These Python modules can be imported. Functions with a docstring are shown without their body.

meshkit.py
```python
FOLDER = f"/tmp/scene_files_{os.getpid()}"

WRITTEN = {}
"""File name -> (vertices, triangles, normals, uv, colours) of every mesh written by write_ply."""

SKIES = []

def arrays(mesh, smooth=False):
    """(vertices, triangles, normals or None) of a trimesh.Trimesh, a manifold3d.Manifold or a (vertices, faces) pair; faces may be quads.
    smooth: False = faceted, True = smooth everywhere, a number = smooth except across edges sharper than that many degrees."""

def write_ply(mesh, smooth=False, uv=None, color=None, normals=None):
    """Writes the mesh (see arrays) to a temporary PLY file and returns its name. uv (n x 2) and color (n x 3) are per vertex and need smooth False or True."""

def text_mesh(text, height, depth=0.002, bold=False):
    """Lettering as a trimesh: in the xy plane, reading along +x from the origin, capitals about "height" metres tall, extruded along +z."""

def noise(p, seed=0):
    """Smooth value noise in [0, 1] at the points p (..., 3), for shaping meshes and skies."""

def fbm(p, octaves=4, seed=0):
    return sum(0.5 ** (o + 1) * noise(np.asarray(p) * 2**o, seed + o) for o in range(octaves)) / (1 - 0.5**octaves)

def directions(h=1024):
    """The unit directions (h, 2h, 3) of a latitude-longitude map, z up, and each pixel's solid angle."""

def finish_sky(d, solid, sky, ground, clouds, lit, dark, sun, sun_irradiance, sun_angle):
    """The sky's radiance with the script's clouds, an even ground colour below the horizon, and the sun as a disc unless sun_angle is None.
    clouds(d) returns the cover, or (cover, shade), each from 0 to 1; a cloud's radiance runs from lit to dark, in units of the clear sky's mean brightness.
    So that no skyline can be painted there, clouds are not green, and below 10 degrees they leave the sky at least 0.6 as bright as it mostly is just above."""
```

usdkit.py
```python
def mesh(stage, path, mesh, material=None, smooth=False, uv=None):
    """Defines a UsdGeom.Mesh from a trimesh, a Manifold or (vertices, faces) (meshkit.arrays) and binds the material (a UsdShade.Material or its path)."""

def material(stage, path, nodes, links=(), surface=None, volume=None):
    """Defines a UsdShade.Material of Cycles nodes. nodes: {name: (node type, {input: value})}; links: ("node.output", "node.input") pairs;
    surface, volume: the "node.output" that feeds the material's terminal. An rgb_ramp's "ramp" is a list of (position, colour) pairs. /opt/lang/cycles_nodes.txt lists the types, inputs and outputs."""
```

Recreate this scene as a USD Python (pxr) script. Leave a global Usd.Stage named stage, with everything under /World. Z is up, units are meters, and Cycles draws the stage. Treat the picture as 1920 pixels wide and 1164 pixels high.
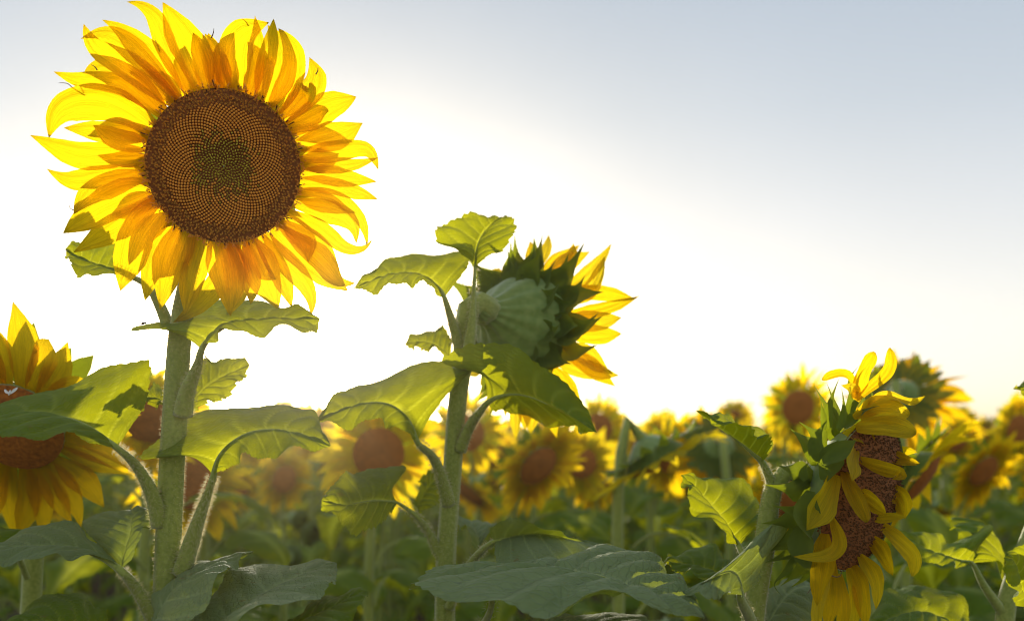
import math, random
import numpy as np, trimesh, usdkit, meshkit
from scipy.interpolate import CubicSpline
from pxr import Usd, UsdGeom, UsdLux, UsdShade, Gf, Sdf, Vt

stage = Usd.Stage.CreateInMemory()
UsdGeom.SetStageUpAxis(stage, UsdGeom.Tokens.z)
UsdGeom.SetStageMetersPerUnit(stage, 1.0)
UsdGeom.Xform.Define(stage, '/World')
UsdGeom.Scope.Define(stage, '/World/Looks')

# ------------------------------------------------------------------ camera, sky, sun, exposure
FOCAL, APER = 35.0, 36.0
H = 1.45                       # camera height above the soil
PX0, PY0 = 960.0, 812.0        # where the level optical axis meets the photograph (its horizon)
K = APER / FOCAL / 1920.0
EXPOSURE = 1.93
SKY_STRENGTH = 0.10
HAZE, HAZE_G = .0022, .88
SUN_INTENSITY = 0.50
VEIL = .88                     # a thin even veil of high cloud and dust, paler towards the horizon all round
VEIL_RAMP = [(0.0, (2.80, 2.58, 2.24)), (.10, (2.52, 2.46, 2.30)), (.20, (2.04, 2.10, 2.14)), (.30, (1.55, 1.72, 1.88)), (.45, (1.15, 1.38, 1.66)), (1.0, (1.02, 1.26, 1.58))]
SUN_PX = (585.0, 688.0)

def P(px, py, d):
    return np.array([K * (px - PX0) * d, d, H - K * (py - PY0) * d])

cam = UsdGeom.Camera.Define(stage, '/World/camera')
cam.CreateFocalLengthAttr(FOCAL); cam.CreateHorizontalApertureAttr(APER)
cam.CreateVerticalApertureOffsetAttr((PY0 - 582.0) / 1920.0 * APER)
cam.CreateFStopAttr(4.5); cam.CreateFocusDistanceAttr(0.87)
cam.CreateExposureAttr(EXPOSURE)
cam.CreateClippingRangeAttr(Gf.Vec2f(0.05, 20000))
cam.AddTranslateOp().Set(Gf.Vec3d(0, 0, H)); cam.AddRotateXOp().Set(90.0)

sd = np.array([K * (SUN_PX[0] - PX0), 1.0, -K * (SUN_PX[1] - PY0)]); sd /= np.linalg.norm(sd)
SUN_EL, SUN_ROT = math.asin(sd[2]), math.atan2(sd[0], sd[1])
skym = usdkit.material(stage, '/World/Looks/sky', {
    'sky': ('sky_texture', {'sky_type': 'single_scattering', 'sun_disc': False, 'sun_elevation': SUN_EL, 'sun_rotation': SUN_ROT,
                            'altitude': 100.0, 'air_density': 0.5, 'aerosol_density': 1.2, 'ozone_density': 1.0}),
    'tc': ('texture_coordinate', {}), 'cl': ('noise_texture', {'scale': 1.6, 'detail': 5.0, 'roughness': .55}),
    'cf': ('map_range', {'from_min': .3, 'from_max': .7, 'to_min': VEIL - .05, 'to_max': VEIL + .05, 'clamp': True}),
    'sx': ('separate_xyz', {}), 'vr': ('rgb_ramp', {'ramp': VEIL_RAMP}), 'mx': ('mix_color', {'use_clamp': False}),
    'bg': ('background_shader', {'strength': SKY_STRENGTH})},
    [('tc.generated', 'cl.vector'), ('tc.generated', 'sx.vector'), ('sx.z', 'vr.fac'), ('vr.color', 'mx.b'), ('cl.fac', 'cf.value'), ('cf.result', 'mx.fac'), ('sky.color', 'mx.a'), ('mx.result', 'bg.color')], surface='bg.background')
dome = UsdLux.DomeLight.Define(stage, '/World/sky')
UsdShade.MaterialBindingAPI.Apply(dome.GetPrim()).Bind(skym)
sun = UsdLux.DistantLight.Define(stage, '/World/sun')
sun.CreateIntensityAttr(SUN_INTENSITY); sun.CreateNormalizeAttr(True); sun.CreateAngleAttr(0.5); sun.CreateColorAttr(Gf.Vec3f(1.0, 0.90, 0.74))
sun.AddRotateZOp().Set(-math.degrees(SUN_ROT)); sun.AddRotateXOp().Set(-(90.0 - math.degrees(SUN_EL)))
dome.GetPrim().SetCustomDataByKey('kind', 'structure')

# ------------------------------------------------------------------ helpers
USED = {}
def numbered(path):
    if path not in USED:
        USED[path] = 0
        return path
    USED[path] += 1
    return f'{path}_{USED[path]:03d}'

def unit(v):
    v = np.asarray(v, float)
    return v / np.maximum(np.linalg.norm(v, axis=-1, keepdims=True), 1e-12)

def data(prim, label=None, cat=None, group=None, kind=None):
    for k, v in (('label', label), ('category', cat), ('group', group), ('kind', kind)):
        if v: prim.SetCustomDataByKey(k, v)
    return prim

BASE = {}
def thing(name, base, label=None, cat=None, group=None, kind=None):
    path = numbered('/World/' + name)
    x = UsdGeom.Xform.Define(stage, path)
    x.AddTranslateOp().Set(Gf.Vec3d(*map(float, base)))
    BASE[path] = np.asarray(base, float)
    data(x.GetPrim(), label, cat, group, kind)
    return path

def obj(name, m, mat, parent='/World', smooth=True, uv=None, vein=None, label=None, cat=None, group=None, kind=None):
    """One Mesh prim under parent; coordinates are world ones and become local to the thing that holds it."""
    path = numbered(parent + '/' + name)
    root = '/'.join(path.split('/')[:3])
    v, f = (np.asarray(m.vertices), np.asarray(m.faces)) if hasattr(m, 'vertices') else (np.asarray(m[0], float), np.asarray(m[1], int))
    if root in BASE: v = v - BASE[root]
    g = usdkit.mesh(stage, path, (v, f), LOOK[mat], smooth=smooth, uv=uv)
    g.CreateDoubleSidedAttr(True)
    if vein is not None:
        UsdGeom.PrimvarsAPI(g).CreatePrimvar('vein', Sdf.ValueTypeNames.FloatArray, 'vertex').Set(Vt.FloatArray.FromNumpy(np.asarray(vein, np.float32)))
    data(g.GetPrim(), label, cat, group, kind)
    return path

def curve(pts, n):
    """n points evenly spaced on a smooth curve through pts."""
    p = np.asarray(pts, float)
    if len(p) == 2:
        return p[0] + np.linspace(0, 1, n)[:, None] * (p[1] - p[0])
    s = np.concatenate([[0], np.cumsum(np.maximum(np.linalg.norm(np.diff(p, axis=0), axis=1), 1e-6) ** 0.6)])
    q = CubicSpline(s, p, bc_type='natural')(np.linspace(0, s[-1], 240))
    l = np.concatenate([[0], np.cumsum(np.linalg.norm(np.diff(q, axis=0), axis=1))])
    return np.stack([np.interp(np.linspace(0, l[-1], n), l, q[:, k]) for k in range(3)], 1)

def grid_faces(a, b, wrap=False):
    i, j = np.meshgrid(np.arange(a - 1), np.arange(b if wrap else b - 1), indexing='ij')
    j2 = (j + 1) % b
    q = np.stack([i * b + j, i * b + j2, (i + 1) * b + j2, (i + 1) * b + j], -1).reshape(-1, 4)
    return np.vstack([q[:, [0, 1, 2]], q[:, [0, 2, 3]]])

def join(ms):
    vs, fs, n = [], [], 0
    for v, f in ms:
        vs.append(v); fs.append(np.asarray(f) + n); n += len(v)
    return np.vstack(vs), np.vstack(fs)

def frames(c):
    t = unit(np.gradient(c, axis=0))
    a = np.zeros_like(t); ref = np.array([1.0, 0, 0]) if abs(t[0, 0]) < .9 else np.array([0, 0, 1.0])
    for i in range(len(c)):
        ref = ref - t[i] * (ref @ t[i]); ref = unit(ref); a[i] = ref
    return t, a, np.cross(t, a)

def radii(pts, rad, n):
    rad = np.atleast_1d(np.asarray(rad, float)); k = np.linspace(0, 1, len(rad)); p = np.asarray(pts, float)
    if len(rad) == len(p):
        k = np.concatenate([[0], np.cumsum(np.linalg.norm(np.diff(p, axis=0), axis=1))]); k /= k[-1]
    return np.interp(np.linspace(0, 1, n), k, rad)

def tube(pts, rad, n=40, sides=14, ridge=0.0, nr=7, cap=True, seed=0):
    c = curve(pts, n)
    r = radii(pts, rad, n)
    t, a, b = frames(c)
    th = np.arange(sides) * 2 * np.pi / sides
    rr = r[:, None] * (1 + ridge * np.cos(nr * th + seed)[None, :])
    v = c[:, None] + rr[..., None] * (np.cos(th)[None, :, None] * a[:, None] + np.sin(th)[None, :, None] * b[:, None])
    v = v.reshape(-1, 3); f = grid_faces(n, sides, True)
    if cap:
        k = len(v); v = np.vstack([v, c[:1], c[-1:]])
        j = np.arange(sides); j2 = (j + 1) % sides
        f = np.vstack([f, np.stack([j2, j, np.full(sides, k)], 1), np.stack([(n - 1) * sides + j, (n - 1) * sides + j2, np.full(sides, k + 1)], 1)])
    return v, f

def hairs(name, parent, pts, rad, count, length, rng, lo=0.0, hi=1.0, mat='hair'):
    """Short bristles on a stalk, as curves."""
    n = 60; c = curve(pts, n); t, a, b = frames(c)
    r = radii(pts, rad, n)
    u = rng.uniform(lo, hi, count) * (n - 1); i = np.minimum(u.astype(int), n - 2); w = (u - i)[:, None]
    cc = c[i] * (1 - w) + c[i + 1] * w; th = rng.uniform(0, 2 * np.pi, count)
    d = np.cos(th)[:, None] * a[i] + np.sin(th)[:, None] * b[i]
    L = length * rng.uniform(.3, 1.2, count)[:, None]
    p0 = cc + d * (r[i][:, None] * .96)
    d2 = unit(d + rng.normal(0, .3, (count, 3)) - .25 * t[i])
    p1 = p0 + d * L * .5; p2 = p1 + d2 * L * .55
    pts3 = np.stack([p0, p1, p2], 1).reshape(-1, 3)
    path = numbered(parent + '/' + name)
    root = '/'.join(path.split('/')[:3]); pts3 = pts3 - BASE[root]
    g = UsdGeom.BasisCurves.Define(stage, path)
    g.CreateTypeAttr('linear'); g.CreatePointsAttr(Vt.Vec3fArray.FromNumpy(pts3.astype(np.float32)))
    g.CreateCurveVertexCountsAttr(Vt.IntArray.FromNumpy(np.full(count, 3, np.int32)))
    wd = np.tile(np.array([.0003, .0002, .00007], np.float32), count)
    g.CreateWidthsAttr(Vt.FloatArray.FromNumpy(wd)); g.SetWidthsInterpolation('vertex')
    UsdShade.MaterialBindingAPI.Apply(g.GetPrim()).Bind(LOOK[mat])
    data(g.GetPrim(), kind='stuff')

# ------------------------------------------------------------------ materials
LOOK = {}
def leaf_look(name, col, col2, vein, trans, fac, rough=.5, spec=.13):
    LOOK[name] = usdkit.material(stage, '/World/Looks/' + name, {
        'at': ('attribute', {'attribute': 'vein'}), 'uv': ('uvmap', {'attribute': 'st'}), 'pos': ('texture_coordinate', {}),
        'map': ('mapping', {'scale': (34.0, 22.0, 1.0)}),
        'n1': ('noise_texture', {'scale': 22.0, 'detail': 4.0}), 'n2': ('noise_texture', {'scale': 240.0, 'detail': 3.0}),
        'vo': ('voronoi_texture', {'feature': 'distance_to_edge', 'scale': 1.0}),
        'vr': ('map_range', {'from_min': 0.0, 'from_max': 0.13, 'to_min': 0.0, 'to_max': 1.0, 'clamp': True}),
        'c1': ('mix_color', {'a': col, 'b': col2}), 'c2': ('mix_color', {'b': vein}),
        'ns': ('map_range', {'from_min': .35, 'from_max': .65, 'clamp': True}),
        'hs': ('math', {'math_type': 'multiply_add', 'value2': .35}),
        'bp': ('bump', {'strength': .55, 'distance': .0018}),
        'sp': ('noise_texture', {'scale': 75.0, 'detail': 2.0}), 'sr': ('map_range', {'from_min': .70, 'from_max': .76, 'to_min': 0.0, 'to_max': .7, 'clamp': True}), 'c3': ('mix_color', {'b': (.24, .16, .06)}),
        'tr': ('mix_color', {'a': trans, 'b': tuple(c * .62 for c in trans)}),
        'p': ('principled_bsdf', {'roughness': rough, 'specular_ior_level': spec, 'sheen_weight': .10, 'sheen_roughness': .5}),
        'tv': ('mix_color', {'b': tuple(min(1, c * 1.5 + .03) for c in trans)}),
        't': ('translucent_bsdf', {}), 'm': ('mix_closure', {'fac': fac})},
        [('pos.object', 'n1.vector'), ('pos.object', 'n2.vector'), ('uv.UV', 'map.vector'), ('map.vector', 'vo.vector'), ('vo.distance', 'vr.value'),
         ('n1.fac', 'ns.value'), ('ns.result', 'c1.fac'), ('c1.result', 'c2.a'), ('at.fac', 'c2.fac'), ('pos.object', 'sp.vector'), ('sp.fac', 'sr.value'), ('sr.result', 'c3.fac'), ('c2.result', 'c3.a'), ('c3.result', 'p.base_color'),
         ('n2.fac', 'hs.value1'), ('vr.result', 'hs.value3'), ('hs.value', 'bp.height'), ('bp.normal', 'p.normal'),
         ('ns.result', 'tr.fac'), ('tr.result', 'tv.a'), ('at.fac', 'tv.fac'), ('tv.result', 't.color'), ('p.BSDF', 'm.closure1'), ('t.BSDF', 'm.closure2')], surface='m.closure')

leaf_look('leaf', (.105, .200, .008), (.145, .240, .014), (.26, .34, .06), (.56, .56, .005), .48, .66)
leaf_look('leaf_pale', (.205, .265, .105), (.25, .31, .135), (.36, .41, .20), (.40, .46, .014), .30, .75, .06)
leaf_look('bract', (.120, .180, .028), (.16, .215, .04), (.22, .26, .07), (.34, .40, .010), .42)

def petal_look(name, tip, base, trans, transb, fac):
    LOOK[name] = usdkit.material(stage, '/World/Looks/' + name, {
        'uv': ('uvmap', {'attribute': 'st'}), 'sx': ('separate_xyz', {}), 'map': ('mapping', {'scale': (1.5, 24.0, 1.0)}), 'pos': ('texture_coordinate', {}),
        'n': ('noise_texture', {'scale': 1.0, 'detail': 3.0}), 'n1': ('noise_texture', {'scale': 30.0, 'detail': 2.0}),
        'r': ('rgb_ramp', {'ramp': [(0.0, base), (.3, tuple(.5 * (a + b) for a, b in zip(base, tip))), (.62, tip), (.93, tip), (1.0, tuple(.7 * c for c in tip))]}),
        'rt': ('rgb_ramp', {'ramp': [(0.0, transb), (.3, tuple(.5 * (a + b) for a, b in zip(transb, trans))), (.6, trans), (.93, trans), (1.0, tuple(.6 * c for c in trans))]}),
        'sc': ('map_range', {'from_min': .3, 'from_max': .7, 'to_min': .64, 'to_max': 1.0, 'clamp': True}),
        'mu': ('vector_math', {'math_type': 'scale'}), 'mt': ('vector_math', {'math_type': 'scale'}),
        'bp': ('bump', {'strength': .6, 'distance': .002}),
        'p': ('principled_bsdf', {'roughness': .5, 'specular_ior_level': .25}), 't': ('translucent_bsdf', {}), 'm': ('mix_closure', {'fac': fac})},
        [('uv.UV', 'sx.vector'), ('uv.UV', 'map.vector'), ('map.vector', 'n.vector'), ('sx.x', 'r.fac'), ('sx.x', 'rt.fac'), ('n.fac', 'sc.value'),
         ('r.color', 'mu.vector1'), ('sc.result', 'mu.scale'), ('rt.color', 'mt.vector1'), ('sc.result', 'mt.scale'),
         ('mu.vector', 'p.base_color'), ('mt.vector', 't.color'), ('n.fac', 'bp.height'), ('bp.normal', 'p.normal'), ('bp.normal', 't.normal'),
         ('p.BSDF', 'm.closure1'), ('t.BSDF', 'm.closure2')], surface='m.closure')
petal_look('petal', (.94, .62, .010), (.93, .53, .008), (.95, .66, .006), (.95, .60, .004), .82)
petal_look('petal_deep', (.93, .58, .009), (.92, .48, .006), (.95, .62, .005), (.95, .55, .003), .82)
petal_look('petal_lemon', (.94, .70, .016), (.93, .60, .010), (.95, .70, .012), (.95, .63, .007), .68)

def plain_look(name, c1, c2, scale, rough=.7, spec=.3, bump=.3, dist=.001, sheen=0.0):
    LOOK[name] = usdkit.material(stage, '/World/Looks/' + name, {
        'pos': ('texture_coordinate', {}), 'n': ('noise_texture', {'scale': scale, 'detail': 4.0}),
        'ns': ('map_range', {'from_min': .35, 'from_max': .65, 'clamp': True}), 'c': ('mix_color', {'a': c1, 'b': c2}),
        'bp': ('bump', {'strength': bump, 'distance': dist}),
        'p': ('principled_bsdf', {'roughness': rough, 'specular_ior_level': spec, 'sheen_weight': sheen})},
        [('pos.object', 'n.vector'), ('n.fac', 'ns.value'), ('ns.result', 'c.fac'), ('c.result', 'p.base_color'), ('n.fac', 'bp.height'), ('bp.normal', 'p.normal')], surface='p.BSDF')
plain_look('stem', (.21, .25, .036), (.30, .33, .065), 320, .65, .3, .5, .0008, .3)
plain_look('neck', (.135, .205, .032), (.20, .26, .055), 120, .65, .3, .4, .0008, .4)
plain_look('floret_brown', (.90, .38, .045), (.76, .28, .032), 500, .6)
plain_look('floret_open', (.86, .36, .045), (.94, .50, .07), 700, .6)
plain_look('floret_dark', (.06, .018, .008), (.10, .03, .012), 500, .7)
plain_look('floret_green', (.62, .48, .036), (.46, .32, .030), 300, .6)
plain_look('disc_base', (.20, .070, .018), (.28, .10, .022), 400, .85)
plain_look('disc_far', (.42, .14, .020), (.24, .078, .014), 260, .8, .2, .8, .002)
plain_look('seed', (.155, .066, .016), (.10, .042, .011), 500, .75)
plain_look('soil', (.085, .060, .040), (.13, .095, .065), 9, .95, .1, .8, .02)
plain_look('wood_far', (.045, .055, .035), (.07, .075, .045), .6, .9, .1, .1)
plain_look('thread', (.16, .09, .05), (.25, .15, .07), 300)
plain_look('moth', (.75, .72, .68), (.6, .57, .52), 200)
plain_look('fly', (.015, .013, .012), (.03, .025, .02), 200)
LOOK['hair'] = usdkit.material(stage, '/World/Looks/hair', {'d': ('diffuse_bsdf', {'color': (.62, .58, .40)}), 't': ('translucent_bsdf', {'color': (.75, .66, .40)}), 'm': ('mix_closure', {'fac': .6})},
    [('d.BSDF', 'm.closure1'), ('t.BSDF', 'm.closure2')], surface='m.closure')

# ------------------------------------------------------------------ plant organs
def leaf_surface(M, L, R, nt=14, tooth=.0022, tooth_len=.011, quilt=.0022, bulge=.0035, wave=.004, nv=7, seed=0, up=(0, 0, 1.0)):
    """A leaf lofted from its midrib M and its margins L and R (each n x 3): returns vertices, faces, uv, vein strength."""
    rng = np.random.default_rng(seed)
    n = len(M); T = unit(np.gradient(M, axis=0)); u = np.linspace(0, 1, n)
    ts = np.linspace(-1, 1, 2 * nt + 1); V = np.zeros((n, len(ts), 3)); vein = np.zeros((n, len(ts)))
    cross = unit(np.cross(T, R - L)); sg = np.sign((cross * np.asarray(up)).sum()) or 1.0; cross *= sg
    length = np.linalg.norm(np.diff(L, axis=0), axis=1).sum()
    ph = rng.uniform(0, 6.28, 4)
    for k, t in enumerate(ts):
        s = abs(t); S = L if t < 0 else R
        d = S - M; w = np.linalg.norm(d, axis=1)
        nh = np.cross(T, d) * (1 if t > 0 else -1) * sg
        nh = unit(.35 * unit(nh) + .65 * cross)
        q = u * nv * 1.08 - 1.5 * s ** 1.25 * (.9 + .2 * u) + (.37 if t < 0 else 0.0)
        f = q - np.floor(q); e = np.minimum(f, 1 - f)
        env = np.clip(s / .15, 0, 1) * np.clip((1 - s) / .12, 0, 1) * np.clip(np.minimum(u, 1 - u) / .08, 0, 1)
        saw = (u * length / tooth_len) % 1.0
        tt = tooth * (saw * rng.uniform(.9, 1.1) - .3) * np.clip(np.minimum(u - .06, .97 - u) / .05, 0, 1)
        pt = M + d * s + unit(d) * (tt * s ** 8)[:, None]
        disp = bulge * np.sin(np.pi * s ** .8) * np.minimum(1, w / .03) + quilt * (np.sin(np.pi * f) ** .6 - .5) * env
        disp = disp + wave * s ** 2 * (np.sin(2 * np.pi * (2.6 * u) + ph[0 if t < 0 else 1]) + .5 * np.sin(2 * np.pi * 5.3 * u + ph[2])) * np.clip(np.minimum(u, 1 - u) / .1, 0, 1)
        disp = disp - quilt * .35 * np.exp(-(s / .05) ** 2)
        V[:, k] = pt + nh * disp[:, None]
        vein[:, k] = np.maximum(np.exp(-(e / .05) ** 2) * (1 - .7 * s) * (s < .97), np.exp(-(s / .03) ** 2))
    if nt > 6:
        amp = min(quilt * 1.1, .0032); Z = (meshkit.fbm(V.reshape(-1, 3) * 95 + seed, 3, seed) - .5).reshape(n, -1) * np.clip(1 - vein, 0, 1)
        V = V + cross[:, None] * (amp * Z)[..., None]
    uv = np.stack(np.broadcast_arrays(u[:, None], (ts * .5 + .5)[None, :]), -1).reshape(-1, 2)
    return V.reshape(-1, 3), grid_faces(n, len(ts)), uv, vein.ravel()

def petal_surface(c, width, face, roll=0.0, twist=0.0, cup=.25, ridge=.075, nu=20, nt=4, blunt=False, wob=.12, seed=0, spike=False):
    """A ray petal along the curve c; face: the direction its upper side looks."""
    rng = np.random.default_rng(seed)
    C = curve(c, nu); T = unit(np.gradient(C, axis=0)); u = np.linspace(0, 1, nu)
    S = unit(np.cross(T, np.broadcast_to(face, T.shape)))
    for i in range(1, nu):                       # keep the side vector continuous round tight bends
        if S[i] @ S[i - 1] < 0: S[i] = -S[i]
    N = np.cross(S, T)
    ang = roll + twist * u ** 1.5
    S2 = S * np.cos(ang)[:, None] + N * np.sin(ang)[:, None]; N2 = np.cross(S2, T)
    if spike: pr = np.interp(u, [0, .15, .34, .5, .64, .8, 1], [.6, .95, 1, .74, .38, .15, .012])
    elif blunt: pr = np.interp(u, [0, .12, .35, .6, .82, .94, 1], [.32, .58, .95, 1, .82, .5, .12])
    else: pr = np.interp(u, [0, .12, .32, .52, .72, .86, .95, 1], [.34, .6, .93, 1, .78, .43, .17, .015])
    ph = rng.uniform(0, 6.28, 3)
    ts = np.linspace(-1, 1, 2 * nt + 1); w = width * .5 * pr
    V = np.zeros((nu, len(ts), 3))
    for k, t in enumerate(ts):
        edge = 1 + wob * abs(t) * np.sin(7 * u + ph[0 if t < 0 else 1])
        h = cup * (t * t - .3) + ridge * np.cos(3 * np.pi * t) + wob * .7 * t * np.sin(9 * u + ph[2])
        V[:, k] = C + S2 * (w * t * edge)[:, None] + N2 * (w * h)[:, None]
    uv = np.stack(np.broadcast_arrays(u[:, None], (ts * .5 + .5)[None, :]), -1).reshape(-1, 2)
    return V.reshape(-1, 3), grid_faces(nu, len(ts)), uv

def axis_frame(A):
    A = unit(A); ref = np.array([0, 0, 1.0]) if abs(A[2]) < .95 else np.array([0, 1.0, 0])
    U = unit(np.cross(ref, A)); return A, U, np.cross(A, U)      # U sideways, V upwards

def revolve(C, A, prof, sides=36, flute=0.0, nf=9, seed=0):
    A, U, V = axis_frame(A); th = np.arange(sides) * 2 * np.pi / sides
    p = np.asarray(prof, float)
    fl = 1 + flute * np.cos(nf * th + 1.3 * np.sin(2 * th) + seed)[None, :] * (np.sin(np.pi * np.linspace(0, 1, len(p)) ** .6) * np.sqrt(np.linspace(1, 0, len(p))) * 1.3)[:, None]
    v = C + (p[:, 0][:, None] * fl)[..., None] * (np.cos(th)[None, :, None] * U + np.sin(th)[None, :, None] * V) + p[:, 1][:, None, None] * A
    return v.reshape(-1, 3), grid_faces(len(p), sides, True)

def stalked(parent, leafdef, mat='leaf', rng=None, hair=0, **kw):
    """A leaf of a near plant: blade with petiole as its child. leafdef: mid, left, right, petiole in photograph pixels and depth."""
    mid, left, right, pet = leafdef
    X = lambda a: [P(*q) for q in a]
    n = kw.pop('n', 110)
    v, f, uv, ve = leaf_surface(curve(X(mid), n), curve(X(left), n), curve(X(right), n), **kw)
    lf = obj('leaf', (v, f), mat, parent, uv=uv, vein=ve)
    if pet is not None:
        pp, (r0, r1) = pet
        mm = curve(X(mid), 20)
        obj('petiole', tube(X(pp) + [mm[2], mm[6], mm[11]], [r0, r0 * .6 + r1 * .4, r1, r1 * .5, r1 * .28, .0004], 40, 12, .06, 5), 'stem', lf)
        if hair: hairs('petiole_hairs', lf, X(pp), [r0, r1], hair, .0034, rng)
    return lf

# ------------------------------------------------------------------ ground and distance
def ground():
    xs = np.concatenate([-np.geomspace(900, 8, 26), np.linspace(-7, 7, 40), np.geomspace(8, 900, 26)])
    ys = np.concatenate([-np.geomspace(200, 2, 14), np.linspace(-1.5, 14, 60), np.geomspace(15, 1200, 40)])
    X, Y = np.meshgrid(xs, ys, indexing='ij')
    Z = (meshkit.fbm(np.stack([X * 2, Y * 2, X * 0], -1), 4, 3) - .5) * .10 * np.exp(-np.hypot(X, Y - 5) / 40)
    obj('ground', (np.stack([X, Y, Z], -1).reshape(-1, 3), grid_faces(len(xs), len(ys))), 'soil', kind='structure')
ground()

# ------------------------------------------------------------------ the field: sunflower kinds
def generic_leaf(rng, r0, z, az, length, n=14, nt=3, detail=True):
    ca, sa = math.cos(az), math.sin(az); out = np.array([ca, sa, 0]); side = np.array([-sa, ca, 0]); up = np.array([0, 0, 1.0])
    el = math.radians(rng.uniform(25, 60)); pl = length * rng.uniform(.45, .75)
    p0 = np.array([0, 0, z]) + out * r0 * .5
    p1 = p0 + pl * .55 * (out * math.cos(el) + up * math.sin(el)); p2 = p1 + pl * .5 * (out * math.cos(el - .5) + up * math.sin(el - .5))
    e0 = el - .8; pts = [p2]; steps = 5; droop = rng.uniform(.12, .42)
    for i in range(steps):
        e = e0 - droop * i; pts.append(pts[-1] + length / steps * (out * math.cos(e) + up * math.sin(e)))
    W = length * rng.uniform(.36, .46); sk = rng.uniform(-.25, .25); hd = rng.uniform(-.5, .35)
    M = curve(pts, n)
    def margin(sg):
        tab = [(0, 0), (-.09, .40), (.02, .82), (.22, 1.0), (.45, .85), (.7, .5), (.9, .16), (1, 0)]
        q = []
        for a, w in tab:
            k = np.clip(a, 0, 1) * (n - 1); i = int(min(k, n - 2)); c = M[i] + (M[i + 1] - M[i]) * (k - i) + (M[1] - M[0]) * (n - 1) * min(a, 0)
            q.append(c + side * sg * W * w + up * W * w * (hd + sk * sg) - out * 0)
        return curve(q, n)
    v, f, uv, ve = leaf_surface(M, margin(-1), margin(1), nt=nt, tooth=.004 if detail else 0, tooth_len=.02, quilt=.002, bulge=.006, wave=.006, nv=6, seed=int(rng.integers(1e6)))
    return (v, f, uv, ve), ([p0, p1, p2], (.0035, .0022))

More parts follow.
